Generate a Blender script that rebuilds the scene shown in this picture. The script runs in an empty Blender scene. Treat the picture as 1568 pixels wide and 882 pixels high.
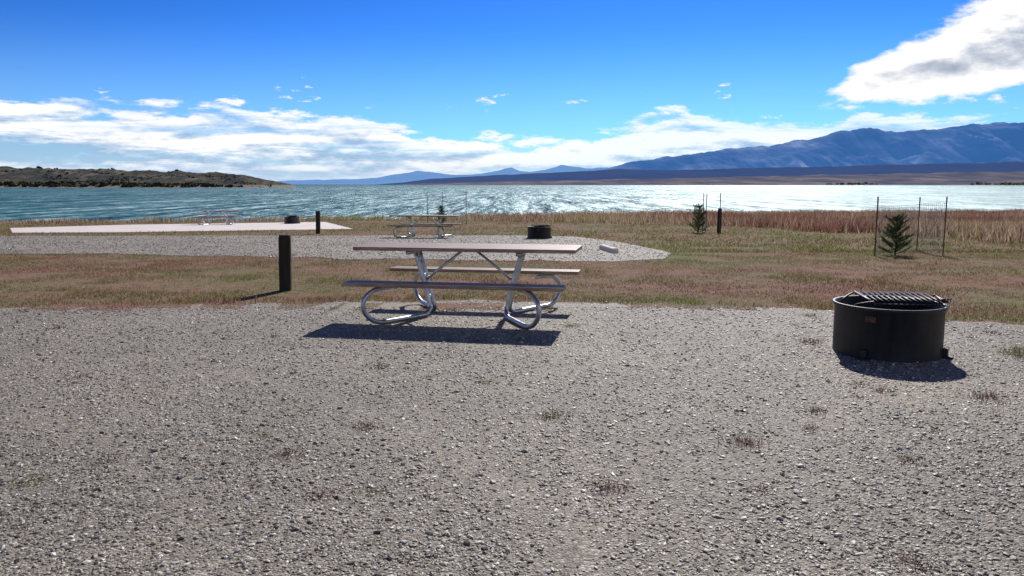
import bpy, math, random
import numpy as np
from mathutils import Vector, Matrix
rng=np.random.default_rng(7); random.seed(7)
sc=bpy.context.scene
sc.view_settings.view_transform='Standard'; sc.view_settings.look='None'; sc.view_settings.exposure=0
COL=sc.collection
# ---------------------------------------------------------------- camera
EYE=1.55; PITCH=math.radians(7.42)
cd=bpy.data.cameras.new("camera"); cam=bpy.data.objects.new("camera",cd); COL.objects.link(cam)
cd.lens=28.0; cd.sensor_width=36; cd.clip_start=0.05; cd.clip_end=200000
cam.location=(0,0,EYE); cam.rotation_euler=(math.pi/2-PITCH,0,0); sc.camera=cam
# bearing (tan azimuth, tan elevation) measured on the 1568 px wide photograph
def bearing(px,py):
    v=441-py; yd=1220*math.cos(PITCH)+v*math.sin(PITCH); zd=-1220*math.sin(PITCH)+v*math.cos(PITCH)
    return (px-784)/yd, zd/yd
# ---------------------------------------------------------------- noise
def h2(ix,iy,s):
    v=np.sin(ix*127.1+iy*311.7+s*74.7)*43758.5453
    return v-np.floor(v)
def vn(x,y,s=0):
    x=np.asarray(x,float); y=np.asarray(y,float)
    ix=np.floor(x); iy=np.floor(y); fx=x-ix; fy=y-iy
    fx=fx*fx*(3-2*fx); fy=fy*fy*(3-2*fy)
    return (h2(ix,iy,s)*(1-fx)+h2(ix+1,iy,s)*fx)*(1-fy)+(h2(ix,iy+1,s)*(1-fx)+h2(ix+1,iy+1,s)*fx)*fy
def fbm(x,y,s=0,o=4):
    t=0;a=.5;n=0
    for i in range(o):
        t=t+a*vn(np.asarray(x)*2**i,np.asarray(y)*2**i,s+i); n+=a; a*=.5
    return t/n
def sstep(a,b,x):
    t=np.clip((x-a)/(b-a),0,1); return t*t*(3-2*t)
# ---------------------------------------------------------------- mesh helpers
def mesh_np(name,V,F,mat,smooth=False,cols=None,parent=None):
    V=np.asarray(V,np.float32); F=np.asarray(F,np.int32)
    me=bpy.data.meshes.new(name); n,k=F.shape
    me.vertices.add(len(V)); me.vertices.foreach_set('co',V.ravel())
    me.loops.add(n*k); me.loops.foreach_set('vertex_index',F.ravel())
    me.polygons.add(n); me.polygons.foreach_set('loop_start',np.arange(0,n*k,k,dtype=np.int32))
    me.polygons.foreach_set('use_smooth',np.full(n,smooth))
    me.update(calc_edges=True); me.validate()
    if cols is not None:
        at=me.color_attributes.new('Col','FLOAT_COLOR','POINT')
        c=np.ones((len(V),4),np.float32); c[:,:3]=cols; at.data.foreach_set('color',c.ravel())
    if mat: me.materials.append(mat)
    ob=bpy.data.objects.new(name,me); COL.objects.link(ob)
    if parent: ob.parent=parent
    return ob
def grid_faces(nr,nc):
    i=np.arange(nr-1)[:,None]*nc+np.arange(nc-1)[None,:]
    return np.stack([i,i+1,i+nc+1,i+nc],-1).reshape(-1,4)
class B:
    def __init__(s): s.v=[]; s.f=[]
    def add(s,vs,fs):
        o=len(s.v); s.v+= [tuple(v) for v in vs]; s.f+=[tuple(i+o for i in f) for f in fs]
    def box(s,c,d,rz=0,M=None):
        x,y,z=[k/2 for k in d]; vs=[Vector((a*x,b*y,e*z)) for e in(-1,1) for b in(-1,1) for a in(-1,1)]
        R=M if M else Matrix.Rotation(rz,3,'Z')
        s.add([R@v+Vector(c) for v in vs],[(0,2,3,1),(4,5,7,6),(0,1,5,4),(2,6,7,3),(0,4,6,2),(1,3,7,5)])
    def tube(s,pts,r,n=10,smooth=0,cap=True,rend=None):
        P=[Vector(p) for p in pts]
        if smooth:
            Q=[]
            E=[P[0]*2-P[1]]+P+[P[-1]*2-P[-2]]
            for i in range(1,len(E)-2):
                for k in range(smooth):
                    t=k/smooth; a,b,c,d=E[i-1:i+3]
                    Q.append(.5*((2*b)+(c-a)*t+(2*a-5*b+4*c-d)*t*t+(3*b-a-3*c+d)*t**3))
            Q.append(P[-1]); P=Q
        N=None; base=len(s.v); m=len(P)
        for i,p in enumerate(P):
            T=(P[min(i+1,m-1)]-P[max(i-1,0)]).normalized()
            if N is None:
                N=T.orthogonal().normalized()
            else:
                N=(N-T*N.dot(T)).normalized()
            Bn=T.cross(N); rr=r if rend is None else r+(rend-r)*i/(m-1)
            for k in range(n):
                a=2*math.pi*k/n; s.v.append(tuple(p+(N*math.cos(a)+Bn*math.sin(a))*rr))
        for i in range(m-1):
            for k in range(n):
                k2=(k+1)%n; s.f.append((base+i*n+k,base+i*n+k2,base+(i+1)*n+k2,base+(i+1)*n+k))
        if cap:
            s.f.append(tuple(base+k for k in reversed(range(n)))); s.f.append(tuple(base+(m-1)*n+k for k in range(n)))
    def obj(s,name,mat,parent=None,smooth=False,bevel=0):
        me=bpy.data.meshes.new(name); me.from_pydata(s.v,[],s.f); me.update()
        if smooth:
            for p in me.polygons: p.use_smooth=len(p.vertices)==4
        me.materials.append(mat); ob=bpy.data.objects.new(name,me); COL.objects.link(ob)
        if parent: ob.parent=parent
        if bevel:
            b=ob.modifiers.new('bevel','BEVEL'); b.width=bevel; b.segments=2; b.limit_method='ANGLE'
        return ob
def empty(name,loc,rz=0,sc_=1):
    e=bpy.data.objects.new(name,None); COL.objects.link(e); e.location=loc; e.rotation_euler=(0,0,rz); e.scale=(sc_,)*3
    e.empty_display_size=.2; return e
# ---------------------------------------------------------------- node helpers
class NT:
    def __init__(s,tree): s.t=tree; s.n=tree.nodes; s.l=tree.links; s.n.clear()
    def new(s,ty,**k):
        nd=s.n.new(ty)
        for a,b in k.items(): setattr(nd,a,b)
        return nd
    def set(s,sock,v):
        if isinstance(v,bpy.types.NodeSocket): s.l.new(v,sock)
        else: sock.default_value=v
    def m(s,op,a,b=0.,c=0.,clamp=False):
        nd=s.new('ShaderNodeMath',operation=op,use_clamp=clamp)
        s.set(nd.inputs[0],a); s.set(nd.inputs[1],b)
        if op in('MULTIPLY_ADD','SMOOTH_MIN'): s.set(nd.inputs[2],c)
        return nd.outputs[0]
    def vm(s,op,a,b=(0,0,0)):
        nd=s.new('ShaderNodeVectorMath',operation=op); s.set(nd.inputs[0],a); s.set(nd.inputs[1],b); return nd.outputs[0]
    def ss(s,x,a,b,lo=0.,hi=1.):
        nd=s.new('ShaderNodeMapRange',interpolation_type='SMOOTHSTEP'); s.set(nd.inputs[0],x)
        for i,v in enumerate((a,b,lo,hi)): s.set(nd.inputs[i+1],v)
        return nd.outputs[0]
    def mix(s,f,a,b,bt='MIX'):
        nd=s.new('ShaderNodeMix',data_type='RGBA',blend_type=bt)
        s.set(nd.inputs[0],f)
        for i,v in((6,a),(7,b)):
            if isinstance(v,tuple) and len(v)==3: v=(*v,1)
            s.set(nd.inputs[i],v)
        return nd.outputs[2]
    def noise(s,vec,scale,detail=4,rough=.55,dist=0.,out=0):
        nd=s.new('ShaderNodeTexNoise'); s.l.new(vec,nd.inputs['Vector'])
        nd.inputs['Scale'].default_value=scale; nd.inputs['Detail'].default_value=detail
        nd.inputs['Roughness'].default_value=rough; nd.inputs['Distortion'].default_value=dist
        return nd.outputs[out]
    def vor(s,vec,scale,feature='F1'):
        nd=s.new('ShaderNodeTexVoronoi',feature=feature); s.l.new(vec,nd.inputs['Vector']); nd.inputs['Scale'].default_value=scale
        return nd.outputs['Distance'],nd.outputs['Color']
    def ramp(s,f,stops,interp='LINEAR'):
        nd=s.new('ShaderNodeValToRGB'); s.set(nd.inputs[0],f); cr=nd.color_ramp; cr.interpolation=interp
        while len(cr.elements)<len(stops): cr.elements.new(.5)
        for e,(p,c) in zip(cr.elements,stops):
            e.position=p; e.color=(*c,1) if isinstance(c,tuple) else (c,c,c,1)
        return nd.outputs[0]
    def bump(s,h,strength=1,dist=.01,nrm=None):
        nd=s.new('ShaderNodeBump'); s.set(nd.inputs['Height'],h); nd.inputs['Strength'].default_value=strength
        nd.inputs['Distance'].default_value=dist
        if nrm: s.l.new(nrm,nd.inputs['Normal'])
        return nd.outputs[0]
def mat(name,fn):
    m=bpy.data.materials.new(name); m.use_nodes=True; t=NT(m.node_tree)
    out=t.new('ShaderNodeOutputMaterial'); p=t.new('ShaderNodeBsdfPrincipled'); t.l.new(p.outputs[0],out.inputs[0])
    tc=t.new('ShaderNodeTexCoord'); fn(t,p,tc.outputs['Object'],out); return m
def I(p,k,v,t=None):
    s=p.inputs[k]
    if isinstance(v,bpy.types.NodeSocket): t.l.new(v,s)
    elif isinstance(v,tuple) and len(v)==3: s.default_value=(*v,1)
    else: s.default_value=v
# ---------------------------------------------------------------- materials
GBIG=[(.3,(.84,.82,.79)),(.7,(1.27,1.21,1.13))]
def f_gravel(t,p,v,o):
    d,c=t.vor(v,76); sep=t.new('ShaderNodeSeparateColor'); t.l.new(c,sep.inputs[0])
    col=t.ramp(sep.outputs[0],[(0,(.09,.082,.073)),(.3,(.20,.182,.16)),(.7,(.30,.275,.242)),(.93,(.43,.40,.36)),(1,(.66,.64,.60))])
    big=t.ramp(t.noise(v,.4,4,.6),GBIG)
    col=t.mix(1.,col,big,'MULTIPLY')
    soil=t.ss(t.noise(v,5,3,.7),.45,.7)
    col=t.mix(t.m('MULTIPLY',soil,.5),col,(.28,.235,.185))
    I(p,'Base Color',col,t); I(p,'Roughness',.75); I(p,'Specular IOR Level',.3)
    hh=t.m('ADD',t.m('MULTIPLY',d,-1.),t.m('MULTIPLY',sep.outputs[1],.6))
    I(p,'Normal',t.bump(hh,.75,.008),t)
M_gravel=mat('gravel',f_gravel)
def f_stone(t,p,v,o):
    g=t.new('ShaderNodeNewGeometry').outputs['Random Per Island']
    col=t.ramp(g,[(0,(.07,.065,.06)),(.15,(.19,.176,.158)),(.5,(.30,.276,.245)),(.7,(.38,.33,.265)),(.86,(.48,.455,.42)),(.95,(.66,.64,.60)),(1,(.85,.84,.81))])
    big=t.ramp(t.noise(v,.4,4,.6),GBIG)
    col=t.mix(1.,col,big,'MULTIPLY')
    I(p,'Base Color',col,t); I(p,'Roughness',.55); I(p,'Specular IOR Level',.45)
M_stone=mat('gravel_stones',f_stone)
def f_ground(t,p,v,o):
    n=t.noise(v,.35,5,.65); n2=t.noise(v,9,3,.7)
    col=t.ramp(n,[(.3,(.15,.165,.06)),(.45,(.215,.165,.105)),(.6,(.26,.145,.11)),(.75,(.14,.16,.055))])
    col=t.mix(1.,col,t.ramp(n2,[(.25,.6),(.75,1.35)]),'MULTIPLY')
    I(p,'Base Color',col,t); I(p,'Roughness',.95); I(p,'Specular IOR Level',.05)
    I(p,'Normal',t.bump(t.noise(v,22,3,.7),.6,.03),t)
M_ground=mat('ground',f_ground)
def f_conc(t,p,v,o):
    col=t.ramp(t.noise(v,1.2,6,.65),[(.3,(.64,.56,.53)),(.7,(.82,.74,.71))])
    I(p,'Base Color',col,t); I(p,'Roughness',.8); I(p,'Normal',t.bump(t.noise(v,60,3),.3,.005),t)
M_conc=mat('concrete',f_conc)
def f_leaf(trans):
    def f(t,p,v,o):
        a=t.new('ShaderNodeVertexColor',layer_name='Col').outputs[0]
        d=t.new('ShaderNodeBsdfDiffuse'); tr=t.new('ShaderNodeBsdfTranslucent'); mx=t.new('ShaderNodeMixShader')
        t.l.new(a,d.inputs[0]); t.l.new(a,tr.inputs[0]); mx.inputs[0].default_value=trans
        t.l.new(d.outputs[0],mx.inputs[1]); t.l.new(tr.outputs[0],mx.inputs[2]); t.l.new(mx.outputs[0],o.inputs[0])
    return f
M_grass=mat('dry_grass',f_leaf(.4)); M_needle=mat('pine_needles',f_leaf(.25))
def f_wood(t,p,v,o):
    mp=t.vm('MULTIPLY',v,(1.2,16,16)); n=t.noise(mp,2.5,6,.65)
    col=t.ramp(n,[(.3,(.16,.075,.052)),(.55,(.33,.22,.17)),(.75,(.56,.46,.39))])
    I(p,'Base Color',col,t); I(p,'Roughness',.5); I(p,'Specular IOR Level',.5); I(p,'Specular Tint',(1,.90,.78))
    I(p,'Normal',t.bump(n,.25,.003),t)
M_wood=mat('red_brown_boards',f_wood)
def f_galv(t,p,v,o):
    n=t.noise(v,14,5,.6)
    I(p,'Base Color',t.ramp(n,[(.3,(.36,.38,.42)),(.7,(.58,.61,.66))]),t); I(p,'Metallic',.85)
    I(p,'Roughness',t.ramp(n,[(.3,.48),(.7,.32)]),t)
M_galv=mat('galvanized_steel',f_galv)
def f_black(t,p,v,o):
    n=t.noise(v,7,6,.7); mp=t.vm('MULTIPLY',v,(18,18,1.5)); n2=t.noise(mp,1,4)
    col=t.ramp(n,[(.35,(.008,.010,.018)),(.6,(.018,.021,.030)),(.8,(.05,.042,.040))])
    I(p,'Base Color',t.mix(.4,col,t.ramp(n2,[(.3,.008),(.8,.045)])),t); I(p,'Roughness',.5); I(p,'Specular IOR Level',.4)
    I(p,'Normal',t.bump(n,.15,.004),t)
M_black=mat('blackened_steel',f_black)
def f_ash(t,p,v,o):
    I(p,'Base Color',t.ramp(t.noise(v,20,5,.7),[(.3,(.02,.02,.02)),(.7,(.16,.15,.14))]),t); I(p,'Roughness',.95)
M_ash=mat('ash',f_ash)
def f_post(t,p,v,o):
    mp=t.vm('MULTIPLY',v,(22,22,1.6)); n=t.noise(mp,1.5,6,.7)
    I(p,'Base Color',t.ramp(n,[(.3,(.008,.006,.005)),(.6,(.03,.022,.016)),(.8,(.075,.055,.04))]),t); I(p,'Roughness',.85)
    I(p,'Normal',t.bump(n,.8,.012),t)
M_post=mat('weathered_dark_wood',f_post)
def f_rust(t,p,v,o):
    I(p,'Base Color',t.ramp(t.noise(v,9,4),[(.35,(.07,.055,.05)),(.7,(.20,.13,.10))]),t); I(p,'Roughness',.75); I(p,'Metallic',.3)
M_rust=mat('rusty_steel',f_rust)
def f_wire(t,p,v,o):
    I(p,'Base Color',t.ramp(t.noise(v,9,4),[(.35,(.25,.24,.24)),(.7,(.42,.41,.41))]),t); I(p,'Roughness',.5); I(p,'Metallic',.5)
M_wire=mat('wire',f_wire)
def f_label(t,p,v,o):
    I(p,'Base Color',t.mix(t.ss(t.noise(v,90,3),.42,.55),(.20,.075,.05),(.015,.012,.014)),t); I(p,'Roughness',.6)
M_label=mat('warning_label',f_label)
def f_bark(t,p,v,o):
    I(p,'Base Color',t.ramp(t.noise(v,30,4),[(.3,(.05,.035,.025)),(.7,(.14,.1,.07))]),t); I(p,'Roughness',.9)
M_bark=mat('bark',f_bark)
def hazy(name,stops,scale,airlight,astr=1.,stretch=(1,1,4),det=7):  # distance haze painted in: bluish base tones plus a constant airlight emission per range
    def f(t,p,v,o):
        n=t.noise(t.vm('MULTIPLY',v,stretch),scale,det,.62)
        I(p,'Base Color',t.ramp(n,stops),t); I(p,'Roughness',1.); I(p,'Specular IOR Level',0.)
        I(p,'Emission Color',airlight); I(p,'Emission Strength',astr)
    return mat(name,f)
def f_head(t,p,v,o):
    sp=t.new('ShaderNodeSeparateXYZ'); t.l.new(v,sp.inputs[0])
    n=t.noise(t.vm('MULTIPLY',v,(1,.5,3)),.025,7,.65); n2=t.noise(t.vm('MULTIPLY',v,(1,.5,4)),.12,4,.7)
    col=t.ramp(n,[(.35,(.055,.05,.03)),(.5,(.095,.08,.05)),(.6,(.18,.145,.095)),(.72,(.26,.21,.14))])
    col=t.mix(t.ss(n2,.50,.58),col,(.035,.038,.024))
    beach=t.ss(sp.outputs[2],2.2,-1.5); col=t.mix(t.m('MULTIPLY',beach,.8),col,(.32,.27,.20))
    I(p,'Base Color',col,t); I(p,'Roughness',1.); I(p,'Specular IOR Level',0.); I(p,'Emission Color',(.012,.02,.035)); I(p,'Emission Strength',1.)  # faint bluish emission imitates airlight in front of the slope
M_head=mat('sagebrush_slope',f_head)
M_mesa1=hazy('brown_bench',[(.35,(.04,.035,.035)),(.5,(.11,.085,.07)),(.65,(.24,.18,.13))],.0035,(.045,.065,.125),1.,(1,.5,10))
M_mesa2=hazy('haze_blue_bench',[(.3,(.012,.02,.03)),(.7,(.035,.04,.05))],.0012,(.030,.065,.19))
M_mt=hazy('haze_blue_mountain',[(.36,(.01,.02,.04)),(.48,(.05,.06,.09)),(.58,(.12,.13,.16)),(.70,(.34,.35,.38))],.0009,(.035,.125,.35),1.,(1,.6,2))
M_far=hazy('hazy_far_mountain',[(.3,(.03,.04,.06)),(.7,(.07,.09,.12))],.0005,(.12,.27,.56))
def f_water(t,p,v,o):
    w2=t.noise(t.vm('MULTIPLY',v,(.6,1.,1.)),1.1,3,.6)
    # wave groups, elongated away from shore, at three distances
    a=t.noise(t.vm('MULTIPLY',v,(.8,.10,1.)),1.,3,.7)
    b=t.noise(t.vm('MULTIPLY',v,(.20,.013,1.)),1.,5,.72)
    c=t.noise(t.vm('MULTIPLY',v,(.012,.0012,1.)),1.,3,.6)
    h=t.m('ADD',t.m('MULTIPLY',w2,.26),t.m('ADD',t.m('MULTIPLY',a,.55),t.m('MULTIPLY',b,1.3)))
    g=t.m('ADD',t.m('MULTIPLY',a,.42),t.m('ADD',t.m('MULTIPLY',b,.5),t.m('MULTIPLY',c,.08)))
    nrm=t.bump(h,1.,1.)
    # wind-roughened water: effective sky reflectance of steep waves is well below the flat-water grazing value
    d0=t.new('ShaderNodeBsdfDiffuse'); t.l.new(t.ramp(g,[(.42,(.001,.040,.075)),(.5,(.004,.100,.130)),(.58,(.03,.24,.26))]),d0.inputs[0])
    gl=t.new('ShaderNodeBsdfGlossy'); gl.inputs['Color'].default_value=(.84,.96,1,1)
    t.l.new(t.ramp(g,[(.41,.26),(.48,.38),(.58,.50)]),gl.inputs['Roughness']); t.l.new(nrm,gl.inputs['Normal'])
    m0=t.new('ShaderNodeMixShader'); t.l.new(t.ramp(g,[(.41,.04),(.49,.10),(.58,.26)]),m0.inputs[0]); t.l.new(d0.outputs[0],m0.inputs[1]); t.l.new(gl.outputs[0],m0.inputs[2])
    fo=t.ss(g,.57,.592); d=t.new('ShaderNodeBsdfDiffuse'); d.inputs[0].default_value=(.88,.9,.9,1)
    mx=t.new('ShaderNodeMixShader'); t.l.new(t.m('MULTIPLY',fo,.75),mx.inputs[0]); t.l.new(m0.outputs[0],mx.inputs[1]); t.l.new(d.outputs[0],mx.inputs[2]); t.l.new(mx.outputs[0],o.inputs[0])
    t.n.remove(p)
M_water=mat('lake_water',f_water)
# ---------------------------------------------------------------- terrain
SHX=[-400,-60,-35,-22,-5,10,30,60,400]; SHY=[60,46,49,55,64,79,90,96,140]
def shore(x): return np.interp(x,SHX,SHY)+2.2*(vn(np.asarray(x)*.13,0*np.asarray(x),3)-.5)
def gz(x,y):
    x=np.asarray(x,float); y=np.asarray(y,float)
    q=y-10
    base=np.where(q>0,-.022*(np.log1p(np.exp(np.clip(q,-50,50)/.8))*.8),0)
    base=np.where(q>30,-.022*q,base)
    s=y-shore(x)
    return np.maximum(base,-3.5)-6*sstep(0,14,s)
GX=np.concatenate([-np.geomspace(80000,62,24),np.arange(-60,61,1.),np.geomspace(62,80000,24)])
GY=np.concatenate([-np.geomspace(3000,32,10),np.arange(-30,125,1.),np.geomspace(127,80000,26)])
XX,YY=np.meshgrid(GX,GY)
ZZ=gz(XX,YY)
mesh_np('ground',np.stack([XX,YY,ZZ],-1).reshape(-1,3),grid_faces(len(GY),len(GX)),M_ground,True)
WX=np.concatenate([-np.geomspace(80000,100,12),np.geomspace(100,80000,12)]); WY=np.geomspace(35,80000,24)
XX,YY=np.meshgrid(WX,WY)
mesh_np('lake',np.stack([XX,YY,0*XX-4.],-1).reshape(-1,3),grid_faces(len(WY),len(WX)),M_water,True)
# gravel pads
E1X=[-60,-20,-6.5,-4.6,-2.6,-.75,1.,2.65,3.96,5.,5.7,8,12,20,30]; E1Y=[9,9.6,10.05,10.25,10.45,10.7,10.65,10.15,9.6,9.05,8.6,7,4.2,-2,-12]
def edge1(x): return np.interp(x,E1X,E1Y)+.28*(fbm(np.asarray(x)*2.2,0*x,5)-.5)*2
def strip(name,xs,lo,hi,rows,dz,m):
    r=np.linspace(0,1,rows)[:,None]; Y=lo(xs)[None]*(1-r)+hi(xs)[None]*r; X=np.broadcast_to(xs,Y.shape)
    return mesh_np(name,np.stack([X,Y,gz(X,Y)+dz],-1).reshape(-1,3),grid_faces(rows,len(xs)),m,True)
strip('gravel_pad',np.arange(-50,30,.08),lambda x:0*x-25.,edge1,60,.006,M_gravel)
N2X=[-60,-25,-13.3,-7.9,-3.4,.2,2.5,3.6,4.15]; N2Y=[23,21.5,20.7,19.9,18.6,17.9,18.0,18.5,20.5]
F2X=[-60,-20,-10,-3,.5,2.5,3.6,4.15]; F2Y=[31,31.2,31.6,31.6,31.8,30.6,26.2,21.5]
near2=lambda x:np.interp(x,N2X,N2Y)+.9*(fbm(x*1.7,0*x,11)-.5); far2=lambda x:np.interp(x,F2X,F2Y)+.8*(fbm(x*1.5,0*x,12)-.5)
strip('gravel_road',np.arange(-55,4.16,.08),near2,far2,24,.007,M_gravel)
# concrete slab
b=B(); cp=[(-21.5,34.3),(-17.3,34.9),(-7.8,39.2),(-12.4,53.0),(-22.3,46.5),(-25.5,40.5)]
top=[(x,y,float(gz(x,y))+.02) for x,y in cp]; bot=[(x,y,z-.3) for x,y,z in top]; n=len(cp)
b.add(top+bot,[tuple(range(n))]+[(i,i+n,(i+1)%n+n,(i+1)%n) for i in range(n)])
b.obj('concrete_pad',M_conc)
# loose stones
ico=[]; ph=(1+5**.5)/2
for a in(-1,1):
    for c in(-ph,ph): ico+=[(0,a,c),(a,c,0),(c,0,a)]
ico=np.array(ico); ico/=np.linalg.norm(ico[0])
from itertools import combinations
F=[]
for t3 in combinations(range(12),3):
    if all(np.linalg.norm(ico[i]-ico[j])<1.1 for i,j in combinations(t3,2)):
        a,b_,c=t3
        if np.dot(np.cross(ico[b_]-ico[a],ico[c]-ico[a]),ico[a])<0: b_,c=c,b_
        F.append((a,b_,c))
ico_f=np.array(F)
def stones(name,X,Y,r,m,flat=(.28,.56)):
    n=len(X); V=ico[None]*(1+rng.uniform(-.28,.28,(n,12,1)))
    V=V*np.stack([rng.uniform(.8,1.35,n),rng.uniform(.6,1.,n),rng.uniform(*flat,n)],-1)[:,None]
    tx=rng.normal(0,.27,n)[:,None]; y_=V[...,1]*np.cos(tx)-V[...,2]*np.sin(tx); z_=V[...,1]*np.sin(tx)+V[...,2]*np.cos(tx)
    a=rng.uniform(0,6.28,n)[:,None]; x_=V[...,0]*np.cos(a)-y_*np.sin(a); y2=V[...,0]*np.sin(a)+y_*np.cos(a)
    V=np.stack([x_,y2,z_],-1)*r[:,None,None]
    V[...,0]+=X[:,None]; V[...,1]+=Y[:,None]; V[...,2]+=(gz(X,Y)+.006+r*rng.uniform(-.05,.28,n))[:,None]
    Fs=(ico_f[None]+np.arange(n)[:,None,None]*12).reshape(-1,3)
    return mesh_np(name,V.reshape(-1,3),Fs,m)
n=160000; Y=2.1+(rng.random(n)**1.35)*8.7; X=rng.uniform(-1,1,n)*(Y*.78+.7)
k=Y<edge1(X)+.1*rng.normal(0,1,n)
# faint arcs of packed wheel tracks: fewer loose stones
def tracks(X,Y):
    r1=np.hypot(X+5.5,Y-1.2); r2=np.hypot(X-9,Y+3.5)
    return np.exp(-((r1-4.6)/.16)**2)+np.exp(-((r1-6.1)/.16)**2)+.7*np.exp(-((r2-9.4)/.18)**2)+.7*np.exp(-((r2-11.)/.18)**2)
k&=rng.random(n)<(1-.6*tracks(X,Y))*(.45+1.1*fbm(X*.9,Y*.9,77))
X=X[k];Y=Y[k]
r=np.clip(rng.lognormal(math.log(.0059),.40,len(X)),.003,.018)*(1+.025*Y)
stones('gravel_stones',X,Y,r,M_stone)
n=26000; Y=17.5+rng.random(n)*14.5; X=rng.uniform(-1,.25,n)*(Y*.72+2)
k=(X<4.1)&(Y>near2(X)-.1)&(Y<far2(X)+.1)&(rng.random(n)<(.3+1.2*fbm(X*.8,Y*.8,79))); X=X[k];Y=Y[k]
stones('gravel_stones',X,Y,rng.uniform(.010,.026,len(X)),M_stone,(.35,.7))
# ---------------------------------------------------------------- grass
def blades(name,X,Y,h,w,cols,m=M_grass,lean=.5,parent=None,simple=False):
    n=len(X); z=gz(X,Y)-.005
    a=rng.uniform(0,math.pi,n); dx=np.cos(a)*w/2; dy=np.sin(a)*w/2
    la=rng.uniform(0,2*math.pi,n); ll=h*lean*rng.random(n)
    if simple:
        V=np.stack([np.stack([X-dx,Y-dy,z],-1),np.stack([X+dx,Y+dy,z],-1),np.stack([X+np.cos(la)*ll,Y+np.sin(la)*ll,z+h],-1)],1).reshape(-1,3)
        return mesh_np(name,V,np.arange(3*n).reshape(-1,3),m,False,np.repeat(cols,3,0),parent)
    mx=np.cos(la)*ll*.35; my=np.sin(la)*ll*.35
    V=np.stack([np.stack([X-dx,Y-dy,z],-1),np.stack([X+dx,Y+dy,z],-1),
      np.stack([X+mx+dx*.7,Y+my+dy*.7,z+h*.55],-1),np.stack([X+mx-dx*.7,Y+my-dy*.7,z+h*.55],-1),
      np.stack([X+np.cos(la)*ll,Y+np.sin(la)*ll,z+h],-1)],1).reshape(-1,3)
    i=np.arange(n)[:,None]*5
    F=np.concatenate([i+[0,1,2],i+[0,2,3],i+[3,2,4]],1).reshape(-1,3)
    return mesh_np(name,V,F,m,False,np.repeat(cols,5,0),parent)
def pal(P,idx): return np.array(P)[idx]
RED=(.285,.13,.105); TAN=(.38,.28,.19); STR=(.56,.46,.32); GRN=(.15,.21,.045); OLV=(.24,.245,.08); DRK=(.11,.07,.055)
P_=[RED,TAN,STR,GRN,OLV,DRK]
def zonecol(X,Y):
    n=len(X); g=fbm(X*.30,Y*.5,21); r_=fbm(X*.4+9,Y*.6,31); q=rng.random(n)
    edge=np.exp(-np.abs(Y-edge1(X)-.35)/.4)
    far=sstep(15,24,Y)*sstep(75,45,Y)
    wg=np.clip((g-.47)*12,0.03,1.8)*1.2+edge*1.5+far*1.5; wr=np.clip((r_-.40)*11,0.15,1.9)*(1-.65*far)*1.2; wt=.38+0*X
    S=wg+wr+wt; a=wg/S; b2=a+wr/S
    idx=np.where(q<a,np.where(rng.random(n)<.55,3,4),np.where(q<b2,np.where(rng.random(n)<.78,0,5),np.where(rng.random(n)<.68,1,2)))
    return pal(P_,idx)*rng.uniform(.65,1.2,(n,1))
def ongravel2(X,Y): return (X<4.1)&(Y>near2(X))&(Y<far2(X))
def onconc(X,Y):
    ins=np.zeros(len(X),bool); j=len(cp)-1
    for i in range(len(cp)):
        xi,yi=cp[i]; xj,yj=cp[j]
        ins^=((yi>Y)!=(yj>Y))&(X<(xj-xi)*(Y-yi)/(yj-yi)+xi); j=i
    return ins
n=300000; Y=7+rng.random(n)**1.25*15; X=rng.uniform(-1,1,n)*(Y*.76+1)
keep=(Y>edge1(X)-.12+.25*np.abs(rng.normal(0,1,n)))&~(ongravel2(X,Y)&(rng.random(n)>.03))
keep&=rng.random(n)<np.clip(fbm(X*1.5,Y*1.5,8)*4-1.2,.10,1)
X=X[keep];Y=Y[keep]; n=len(X)
h=rng.uniform(.015,.05,n)*(.3+1.5*fbm(X*.8,Y*.8,4)**1.3)
e=np.exp(-np.abs(Y-edge1(X)-.15)/.25); h*=(1+1.0*e)
blades('grass',X,Y,h,rng.uniform(.006,.013,n),zonecol(X,Y),lean=1.5)
n=190000; Y=21+rng.random(n)**1.3*62; X=rng.uniform(-1,1,n)*(Y*.72+2)
keep=(Y<shore(X)+3)&~(ongravel2(X,Y)&(rng.random(n)>.02))&~onconc(X,Y)&(rng.random(n)<np.clip(fbm(X*.7,Y*.7,8)*3-.75,.15,1))
X=X[keep];Y=Y[keep]; n=len(X)
blades('meadow_grass',X,Y,rng.uniform(.03,.10,n),rng.uniform(.02,.04,n),zonecol(X,Y),lean=1.3,simple=True)
# tall shore grass
TX=[-60,-40,-24,-12,-2,8.6,12.7,13.6,15.8,22,40]; TY=[44,45,50,56,55,46,40,32,25.5,23,23]
def tall0(x): return np.interp(x,TX,TY)+3*(fbm(x*.3,0*x,44)-.5)
n=340000; Y=22+rng.random(n)**.9*76; X=rng.uniform(-1,1,n)*(Y*.72+3)
sh=shore(X); d=Y-tall0(X)
keep=(d>0)&(Y<sh+4)&~onconc(X,Y)&(rng.random(n)<np.clip(fbm(X*.45,Y*.45,18)*4-1.2,.08,1)*np.clip(.35+d/5,0,1))
X=X[keep];Y=Y[keep];d=d[keep]; n=len(X)
ph_=fbm(X*.14,Y*.14,51); q=rng.random(n)+(ph_-.5)*2.4+sstep(20,4,X)*.30-.02
idx=np.where(q<.34,0,np.where(q<.50,5,np.where(q<.80,1,np.where(q<1.25,2,4))))
h=rng.uniform(.2,.68,n)*(.35+1.25*fbm(X*.3,Y*.3,61))*np.clip(.45+d/8,0,1)*np.where(X<-8,.8,1)
tc=pal(P_,idx)*rng.uniform(.6,1.15,(n,1)); tc[:,0]*=1.03
blades('tall_shore_grass',X,Y,h,rng.uniform(.025,.05,n),tc,lean=.6,simple=True)
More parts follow.
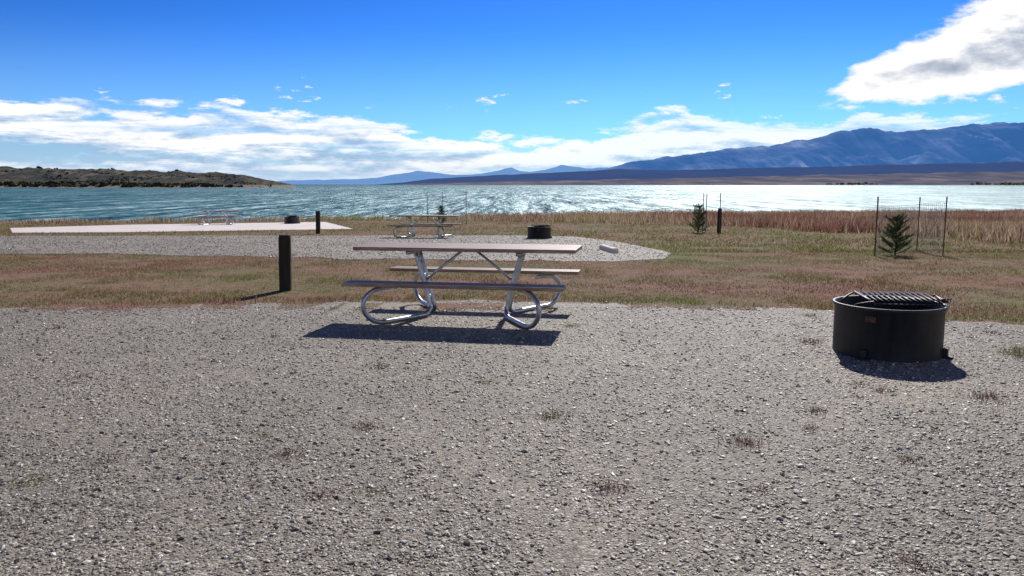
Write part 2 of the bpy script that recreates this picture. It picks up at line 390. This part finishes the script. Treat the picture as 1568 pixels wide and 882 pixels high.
# weeds growing through gravel
wx=[];wy=[];wh=[];wc=[]
W=[(.27,5.17,1,0),(1.4,4.63,1.2,1),(.49,3.91,1.,1),(-.96,3.82,.8,1),(2.94,7.7,1.2,1),(3.46,5.66,1.3,1),(-.94,4.95,.9,1),(4.65,7.12,2.2,0),(1.64,3.1,.9,1),(2.07,5.3,.9,1),(1.9,4.9,.8,1),(-.2,6.1,.7,0)]
for i in range(60):
    y=rng.uniform(3,9.8); W.append((rng.uniform(-.75,.75)*y,y,rng.uniform(.35,.9),int(rng.random()<.75)))
for x,y,s,kd in W:
    m_=int(120*s); wx.append(x+rng.normal(0,.05*s,m_)); wy.append(y+rng.normal(0,.05*s,m_)); wh.append(rng.uniform(.018,.058,m_)*s)
    wc.append(np.array([(.15,.085,.065) if kd else (.15,.16,.06)]*m_)*rng.uniform(.6,1.5,(m_,1)))
wx=np.concatenate(wx);wy=np.concatenate(wy);wh=np.concatenate(wh)
blades('weeds',wx,wy,wh,rng.uniform(.003,.006,len(wx)),np.concatenate(wc),lean=1.6)
# ---------------------------------------------------------------- far land
def make_range(name,pts,Y0,Yc,mt,base=-6.,n=420,rows=36,spur=.5,sfreq=10.,jag=.04,seed=0,wig=0):
    T=[bearing(*p) for p in pts]; a=np.linspace(T[0][0],T[-1][0],n); e=np.interp(a,[t[0] for t in T],[t[1] for t in T])
    e=e+ (fbm(a*60,0*a,seed+2,5)-.5)*jag*(.02+np.abs(e))*1.5
    H=np.maximum(e*Yc+EYE-base,.2)
    r=np.linspace(0,1.5,rows)[:,None]; A=np.broadcast_to(a,(rows,n)); R=np.broadcast_to(r,(rows,n))
    p=np.where(R<1,sstep(0,1,R)*.6+.4*R,1-(R-1)*.8)
    ridge=1-np.abs(2*fbm(A*sfreq+.35*R,R*1.3+0*A,seed,6)-1)*2.6
    Z=base+H[None]*p*(1-spur*(1-np.clip(R,0,1))*np.sqrt(np.clip(R,0,1))*2*(1-np.clip(ridge,0,1)))
    Y=Y0+(Yc-Y0)*R+wig*(fbm(A*sfreq,0*A,seed+9)-.5)*(1-np.clip(R,0,1)); X=A*Yc
    return mesh_np(name,np.stack([X,Y,Z],-1).reshape(-1,3),grid_faces(rows,n),mt,True)
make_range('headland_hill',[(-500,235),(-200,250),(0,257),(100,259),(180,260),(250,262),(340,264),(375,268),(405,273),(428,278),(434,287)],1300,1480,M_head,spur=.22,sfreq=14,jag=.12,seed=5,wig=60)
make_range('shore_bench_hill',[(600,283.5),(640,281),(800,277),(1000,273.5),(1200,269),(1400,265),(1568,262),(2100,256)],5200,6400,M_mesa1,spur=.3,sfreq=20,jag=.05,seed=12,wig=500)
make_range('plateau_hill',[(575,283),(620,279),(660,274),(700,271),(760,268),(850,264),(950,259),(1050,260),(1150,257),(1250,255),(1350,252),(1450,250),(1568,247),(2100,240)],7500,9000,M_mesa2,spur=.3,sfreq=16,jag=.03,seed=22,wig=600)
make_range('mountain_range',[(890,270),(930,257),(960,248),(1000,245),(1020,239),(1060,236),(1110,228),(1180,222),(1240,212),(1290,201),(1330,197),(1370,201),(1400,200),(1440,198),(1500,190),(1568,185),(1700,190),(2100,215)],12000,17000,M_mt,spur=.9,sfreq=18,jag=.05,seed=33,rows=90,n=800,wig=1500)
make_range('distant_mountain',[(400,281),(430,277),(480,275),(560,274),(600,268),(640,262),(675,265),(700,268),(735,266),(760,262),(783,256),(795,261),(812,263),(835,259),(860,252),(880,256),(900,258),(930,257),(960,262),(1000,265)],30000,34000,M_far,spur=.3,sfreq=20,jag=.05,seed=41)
def clumps(name,pts,mt,cols):
    V=[];Fs=[];C=[];o=0
    for (x,y,z,s),c in zip(pts,cols):
        for k in range(3):
            v=ico*(1+rng.uniform(-.3,.3,(12,1)))*s*rng.uniform(.35,.65)*np.array([1,1,1.1])
            v=v+np.array([x+rng.normal(0,s*.45),y+rng.normal(0,s*.45),z+s*rng.uniform(.1,.7)])
            V.append(v);Fs.append(ico_f+o);o+=12;C.append(np.repeat(np.array([c])*rng.uniform(.7,1.3),12,0))
    return mesh_np(name,np.concatenate(V),np.concatenate(Fs),mt,False,np.concatenate(C))
hill=bpy.data.objects['headland_hill']; hv=np.empty(len(hill.data.vertices)*3,np.float32); hill.data.vertices.foreach_get('co',hv); hv=hv.reshape(-1,3)
nr,nc=36,420; pts=[];cl=[]
for i in range(4600):
    r_=min(25,int(abs(rng.normal(0,9)))+1); c_=rng.integers(0,nc-1); v=hv[r_*nc+c_]
    if v[2]<-3.2 or fbm(np.array([v[0]*.015]),np.array([v[1]*.04]),3)[0]<(.38 if r_<9 else .49): continue
    pts.append((v[0]+rng.normal(0,2),v[1]+rng.normal(0,2),v[2]-.8,rng.uniform(1.5,3.8)*(1.25 if r_<8 else .7)))
    cl.append((.34,.23,.06) if (rng.random()<.12 and r_<8) else (.04,.048,.026) if rng.random()<.7 else (.13,.11,.06))
for c_ in (250,262,300,345): 
    v=hv[24*nc+c_]; pts.append((v[0],v[1],v[2]-1,4.5)); cl.append((.03,.04,.02))
clumps('juniper_trees',pts,M_needle,cl)
pts=[];cl=[]
for i in range(130):
    a=rng.choice([.555,.585,.60,.62,.40])+rng.normal(0,.012); pts.append((a*5600,5250+rng.normal(0,40),-2+rng.uniform(0,4),rng.uniform(6,13))); cl.append((.50,.34,.14) if rng.random()<.7 else (.2,.17,.12))
clumps('cottonwood_trees',pts,M_needle,cl)
# ---------------------------------------------------------------- picnic tables
def picnic_table(x,y,rz,s=1.):
    e=empty('picnic_table',(x,y,float(gz(x,y))+.006),rz,s)
    L=2.58; b=B()
    for i in range(5): b.box((0,-.312+i*.156,.83-.0225),(L,.152,.042))
    b.obj('table_top',M_wood,e,bevel=.006)
    b=B()
    for sy in(-1,1):
        for i in(-1,1): b.box((0,sy*.79+i*.068,.475-.02),(2.44,.13,.04))
    b.obj('bench_seats',M_wood,e,bevel=.006)
    b=B(); R=.0265
    for sx in(-1,1):
        for sy in(-1,1):
            p=[(.70,.60,.405),(.80,.76,.405),(.88,.86,.385),(.955,.925,.30),(.965,.93,.19),(.92,.89,.09),(.84,.80,.032),(.72,.62,.028),(.58,.36,.028),(.50,.20,.030),(.462,.115,.075),(.475,.085,.16),(.55,.085,.46),(.63,.085,.74)]
            b.tube([(sx*q[0],sy*q[1],q[2]) for q in p],R,12,6)
        for zz,xx in((.20,.487),(.45,.548),(.66,.607)): b.box((sx*xx,0,zz),(.012,.15,.09))
        b.box((sx*.64,0,.765),(.05,.70,.04))
        for sy in(-1,1): b.box((sx*.76,sy*.76,.4285),(.06,.26,.012))
        b.tube([(sx*.53,0,.42),(sx*.08,0,.775)],.016,8)
    b.box((0,0,.775),(.24,.10,.018))
    b.obj('tube_frame',M_galv,e,smooth=True)
    b=B()
    for sy in(-1,1): b.box((0,sy*.79,.4285),(1.40,.035,.010))
    b.obj('seat_stringers',M_galv,e)
    return e
picnic_table(-.50,9.33,math.radians(-10.5))
picnic_table(-3.3,30.4,math.radians(-9))
picnic_table(-17.4,47.2,math.radians(12))
# ---------------------------------------------------------------- fire rings
def fire_ring(x,y,rz,s=1.):
    e=empty('fire_ring',(x,y,float(gz(x,y))+.004),rz,s); R=.465;H=.465;n=72
    prof=[(R,0),(R,H-.035),(R+.012,H-.03),(R+.022,H-.012),(R+.018,H),(R+.0,H),(R-.012,H-.008),(R-.012,.02)]
    V=[];Fs=[]
    for i in range(n):
        a=2*math.pi*i/n; q=1+.004*math.sin(3*a+1)+.003*math.sin(7*a)
        for (r,z) in prof: V.append((r*q*math.cos(a),r*q*math.sin(a),z))
    m=len(prof)
    for i in range(n):
        for k in range(m-1): Fs.append((i*m+k,((i+1)%n)*m+k,((i+1)%n)*m+k+1,i*m+k+1))
    b=B(); b.add(V,Fs); o=b.obj('ring_wall',M_black,e,smooth=True)
    b=B(); V=[((R-.02)*math.cos(2*math.pi*i/40),(R-.02)*math.sin(2*math.pi*i/40),.05) for i in range(40)]; b.add(V,[tuple(range(40))]); b.obj('ash_bed',M_ash,e)
    b=B(); z=H+.045
    for xx in np.linspace(-.20,.44,14):
        hw=min(.34,math.sqrt(max(.03,.47**2-xx**2))); b.tube([(xx-.02,-hw*.9,z-.018),(xx+.02,hw*.95,z+.008)],.0085,6)
    for yy in(-.28,.0,.28): 
        b.tube([(-.22,yy,z-.016+yy*.03),(.46 if abs(yy)<.1 else .38,yy,z-.016+yy*.03)],.008,6)
    b.tube([(-.23,-.31,z-.014),(-.21,.33,z+.01)],.011,8)
    b.tube([(.44,-.17,z-.014),(.46,.17,z+.005)],.010,8)
    for sy in(-1,1):
        b.tube([(-.23,sy*.30,z),(-.27,sy*.27,z-.01),(-.36,sy*.18,z-.05),(-.375,sy*.16,z-.12)],.009,8,4)
    for yy in(-.13,.13):
        pt=[(.42+.07*t,yy+.012*math.cos(t*20),z+.004+.012*math.sin(t*20)) for t in np.linspace(0,1,30)]
        b.tube(pt,.0045,5)
    b.obj('cooking_grate',M_black,e,smooth=True)
    b=B()
    for a in(-.5,2.2,4.0):
        c,s_=math.cos(a),math.sin(a); M=Matrix.Rotation(a,3,'Z')
        b.box(((R+.018)*c,(R+.018)*s_,.045),(.05,.05,.09),M=M); b.box(((R+.04)*c,(R+.04)*s_,.012),(.09,.07,.02),M=M)
    b.obj('anchor_brackets',M_black,e,bevel=.004)
    a=math.radians(-127); c,s_=math.cos(a),math.sin(a)
    b=B(); b.box(((R+.004)*c,(R+.004)*s_,.365),(.006,.09,.05),M=Matrix.Rotation(a,3,'Z')); b.obj('warning_label',M_label,e)
    return e
fire_ring(3.48,7.27,math.radians(-6))
fire_ring(1.0,29.2,.5,.92)
fire_ring(-13.5,49.0,.9,.95)
# ---------------------------------------------------------------- posts
def wood_post(x,y,h,w,rz):
    g=float(gz(x,y)); n=16; rows=14; V=[];Fs=[]
    for j in range(rows):
        t=j/(rows-1); z=-.1+t*(h+.1)
        for i in range(n):
            a=2*math.pi*i/n; sq=(abs(math.cos(a))**5+abs(math.sin(a))**5)**(-1/5)
            r=w/2*min(sq,1.22)*(1+.035*math.sin(i*5.3+j*.2)+random.uniform(-.015,.015))*(1-.03*t)
            if j==rows-1: r*=.93
            V.append((r*math.cos(a)+.01*t,r*math.sin(a),z+(.006*math.sin(i*2.1) if j==rows-1 else 0)))
    for j in range(rows-1):
        for i in range(n): Fs.append((j*n+i,j*n+(i+1)%n,(j+1)*n+(i+1)%n,(j+1)*n+i))
    Fs.append(tuple((rows-1)*n+i for i in range(n)))
    b=B(); b.add(V,Fs); o=b.obj('wooden_post',M_post); o.location=(x,y,g); o.rotation_euler=(0,.01,rz)
wood_post(-3.43,11.95,.84,.185,.25)
wood_post(-8.2,33.7,.95,.19,.1)
b=B()
prof=[(-.09,0),(-.075,.10),(-.05,.125),(.05,.125),(.075,.10),(.09,0)]; Lh=.95
V=[(x,y,z) for y in(-Lh,Lh) for x,z in prof]; b.add(V,[tuple(range(6)),tuple(range(11,5,-1))]+[(i,i+6,i+7,i+1) for i in range(5)])
o=b.obj('concrete_wheel_stop',M_conc,bevel=.008); o.location=(2.62,21.6,float(gz(2.62,21.6))+.01); o.rotation_euler=(math.radians(-1.26),0,math.radians(4))
# ---------------------------------------------------------------- saplings + wire cages
def pine(x,y,h,w,seed,tilt=0):
    random.seed(seed); g=float(gz(x,y)); e=empty('pine_sapling',(x,y,g))
    b=B(); b.tube([(0,0,-.03),(.01,0,h*.5),(.0+tilt,.01,h*.97)],.022,8,4,rend=.005)
    P=[];D=[]
    nb=int(38+h*24)
    for i in range(nb):
        t=.03+.92*i/nb; z=h*t; a=i*2.4+random.uniform(-.4,.4); L=w*.5*(1-t)**.5*random.uniform(.4,1.35)+.05
        dx,dy=math.cos(a),math.sin(a); up=random.uniform(.3,.95)
        p0=Vector((tilt*t,0,z)); p2=p0+Vector((dx*L,dy*L,L*up)); p1=(p0+p2)/2+Vector((0,0,-L*.08))
        b.tube([p0,p1,p2],.005,5,3,rend=.002)
        m=int(55+L*500)
        for k in range(m):
            q=random.random()**.6; pp=p0.lerp(p1,q*2) if q<.5 else p1.lerp(p2,q*2-1)
            d=Vector((dx,dy,up)).normalized()*random.uniform(.3,1)+Vector((random.gauss(0,.45),random.gauss(0,.45),random.gauss(0,.45)))
            P.append(pp); D.append(d.normalized()*random.uniform(.04,.09))
    for k in range(160): P.append(Vector((tilt,0,h*random.uniform(.88,.98)))); D.append(Vector((random.gauss(0,.5),random.gauss(0,.5),1)).normalized()*.07)
    b.obj('trunk_and_branches',M_bark,e,smooth=True)
    P=np.array(P);D=np.array(D); n=len(P); S=np.cross(D,rng.normal(0,1,(n,3))); S/=np.linalg.norm(S,axis=1)[:,None]; S*=.004
    V=np.stack([P-S,P+S,P+D],1).reshape(-1,3)
    c=np.array([(.048,.10,.042)])*rng.uniform(.45,1.8,(n,1)); c[rng.random(n)<.10]=(.17,.17,.07)
    mesh_np('needles',V,np.arange(n*3).reshape(-1,3),M_needle,False,np.repeat(c,3,0),e)
def cage(posts,h,panels):
    cx=sum(p[0] for p in posts)/len(posts); cy=sum(p[1] for p in posts)/len(posts)
    e=empty('wire_fence',(cx,cy,0))
    b=B()
    for i,(x,y) in enumerate(posts):
        g=float(gz(x,y)); w=.036
        b.box((x-cx,y-cy,g+h/2-.05),(w,.008,h+.1),rz=random.uniform(-.5,.5)); b.box((x-cx,y-cy+.014,g+h/2-.05),(.008,.03,h+.1))
    b.obj('steel_posts',M_rust,e)
    b=B()
    for i,j,h2_ in panels:
        (x0,y0),(x1,y1)=posts[i],posts[j]; L=math.hypot(x1-x0,y1-y0); m=max(3,int(L/.12))
        g0=float(gz(x0,y0));g1=float(gz(x1,y1))
        for k in range(m+1):
            t=k/m; x=x0+(x1-x0)*t-cx; y=y0+(y1-y0)*t-cy; g=g0+(g1-g0)*t
            b.tube([(x,y,g+.03),(x,y,g+h2_)],.0045,4,cap=False)
        for k in range(int(h2_/.15)+1):
            z=.04+k*.15; b.tube([(x0-cx,y0-cy,g0+z),(x1-cx,y1-cy,g1+z)],.0045,4,cap=False)
    b.obj('wire_mesh',M_wire,e)
cage([(9.0,19.7),(10.72,19.75),(10.95,21.5)],1.46,[(1,2,1.3),(0,2,1.25)])
pine(9.62,19.95,.98,.70,3)
cage([(8.35,34.9),(8.95,34.4),(8.75,36.0)],1.72,[(0,2,1.0)])
pine(8.08,34.6,1.22,.70,9)
cage([(-5.1,48.2),(-2.75,48.0),(-4.3,49.4)],1.95,[(0,2,1.5),(2,1,1.5)])
pine(-4.3,48.6,1.1,.5,12)
wood_post(9.02,34.75,1.05,.15,.3)
# ---------------------------------------------------------------- light + sky
AZ=math.atan(.27); EL=math.radians(33.5)
S=Vector((math.sin(AZ)*math.cos(EL),math.cos(AZ)*math.cos(EL),math.sin(EL)))
sl=bpy.data.lights.new('sun','SUN'); sl.energy=5.; sl.angle=math.radians(.5); sl.color=(1,.95,.88)
so=bpy.data.objects.new('sun',sl); COL.objects.link(so); so.rotation_euler=S.to_track_quat('Z','Y').to_euler(); so.location=(0,0,20)
w=bpy.data.worlds.new('World'); sc.world=w; w.use_nodes=True; t=NT(w.node_tree)
out=t.new('ShaderNodeOutputWorld'); bg=t.new('ShaderNodeBackground'); t.l.new(bg.outputs[0],out.inputs[0]); bg.inputs[1].default_value=.1
sky=t.new('ShaderNodeTexSky',sky_type='NISHITA'); sky.sun_disc=False; sky.sun_elevation=EL; sky.sun_rotation=AZ
sky.air_density=1.; sky.dust_density=.2; sky.ozone_density=3.; sky.altitude=1500
dirv=t.new('ShaderNodeTexCoord').outputs['Generated']
sp=t.new('ShaderNodeSeparateXYZ'); t.l.new(dirv,sp.inputs[0]); x,y,z=sp.outputs
az=t.m('ARCTAN2',x,y); rad=t.m('SQRT',t.m('ADD',t.m('MULTIPLY',x,x),t.m('MULTIPLY',y,y))); el=t.m('DIVIDE',z,t.m('MAXIMUM',rad,.02))
azn=t.m('MULTIPLY_ADD',az,1/1.6,.5)
def curve(pts):
    nd=t.new('ShaderNodeFloatCurve'); c=nd.mapping.curves[0]; q=[]
    for p in pts:
        a,e=bearing(*p); q.append((math.atan(a)/1.6+.5,.5+e/math.sqrt(1+a*a)))
    c.points[0].location=q[0]; c.points[1].location=q[-1]
    for p in q[1:-1]: c.points.new(*p)
    for p in c.points: p.handle_type='AUTO'
    nd.mapping.use_clip=False
    nd.mapping.update(); t.l.new(azn,nd.inputs['Value']); return t.m('SUBTRACT',nd.outputs[0],.5)
top=curve([(-300,125),(0,138),(60,150),(200,164),(330,172),(450,175),(600,182),(650,200),(720,216),(800,214),(900,204),(1000,186),(1060,174),(1200,175),(1330,175),(1450,190),(1568,198),(1900,190)])
vz=t.vm('MULTIPLY',dirv,(1,1,2.4)); n1=t.noise(vz,11,7,.6); n1u=t.noise(t.vm('ADD',vz,(.0,.0,.020)),11,7,.6)
vb=t.vm('MULTIPLY',dirv,(1,1,3.6)); n1b=t.noise(vb,11,7,.62); n1bu=t.noise(t.vm('ADD',vb,(.0,.0,.026)),11,7,.62)
vs=t.vm('MULTIPLY',dirv,(1,1,11)); n2=t.noise(vs,4.,6,.64,.5)
lit=t.m('SUBTRACT',n1,n1u); litb=t.m('SUBTRACT',n1b,n1bu)
sg=t.vm('MULTIPLY',sky.outputs[0],(.1,.1,.1))
g=t.new('ShaderNodeGamma'); t.l.new(sg,g.inputs[0]); g.inputs[1].default_value=1.9
clear=t.vm('MULTIPLY',g.outputs[0],(4.6,9.2,13.6))
haze=t.ss(el,.20,.0)
clear=t.mix(t.m('MULTIPLY',haze,.5),clear,(4.2,6.7,9.3))
# bank
s=t.m('ADD',t.m('SUBTRACT',top,el),t.m('MULTIPLY',t.m('SUBTRACT',n1b,.47),.12))
mb=t.ss(s,0.,.013)
right=t.ss(az,-.12,.15)
hol=t.ss(n2,.34,.52); mb=t.m('MULTIPLY',mb,t.m('ADD',.55,t.m('MULTIPLY',hol,.45)))
mb=t.m('MULTIPLY',mb,t.m('SUBTRACT',1.,t.m('MULTIPLY',right,.15)))
depth=t.ss(s,.008,.055)
br=t.m('ADD',t.m('ADD',t.m('MULTIPLY',litb,3.4),t.m('MULTIPLY',t.m('SUBTRACT',n2,.5),3.2)),t.m('SUBTRACT',1.0,t.m('MULTIPLY',depth,.42)))
cb=t.ramp(br,[(.15,(3.6,4.9,7.0)),(.5,(6.0,7.2,8.8)),(.82,(9.6,9.8,10.)),(1.,(10.5,10.5,10.5))])
col=t.mix(mb,clear,cb)
lowh=t.ss(el,.04,.0); col=t.mix(t.m('MULTIPLY',lowh,.65),col,(5.6,7.2,9.1))
# big cumulus upper right
tp=curve([(-300,220),(1000,220),(1180,170),(1235,139),(1300,112),(1330,90),(1400,52),(1450,28),(1520,0),(1568,-22),(1900,-120)])
bt=curve([(-300,130),(1000,130),(1180,136),(1235,146),(1300,156),(1400,150),(1500,138),(1568,130),(1900,100)])
s2=t.m('MINIMUM',t.m('SUBTRACT',tp,el),t.m('MULTIPLY',t.m('SUBTRACT',el,bt),1.))
s2n=t.m('ADD',s2,t.m('MULTIPLY',t.m('SUBTRACT',n1,.47),.085))
m2=t.ss(s2n,-.002,.011)
frac=t.m('DIVIDE',t.m('SUBTRACT',el,bt),t.m('MAXIMUM',t.m('SUBTRACT',tp,bt),.01))
gray=t.m('MULTIPLY',t.ss(s2n,.012,.045),t.ss(frac,.80,.3))
b2=t.m('ADD',t.m('MULTIPLY',lit,3.0),t.m('SUBTRACT',1.08,t.m('MULTIPLY',gray,.85)))
c2=t.ramp(b2,[(.1,(3.4,3.9,5.0)),(.5,(5.8,6.3,7.3)),(.85,(10.2,10.2,10.2))])
col=t.mix(m2,col,c2)
# scattered puffs
n3=t.noise(t.vm('MULTIPLY',dirv,(1,1,3.2)),15,6,.6)
band=t.m('MULTIPLY',t.m('ABSOLUTE',t.m('SUBTRACT',el,.098)),3.0)
m3=t.ss(t.m('SUBTRACT',n3,band),.585,.66)
col=t.mix(m3,col,(9.6,9.7,9.9))
t.l.new(col,bg.inputs[0])
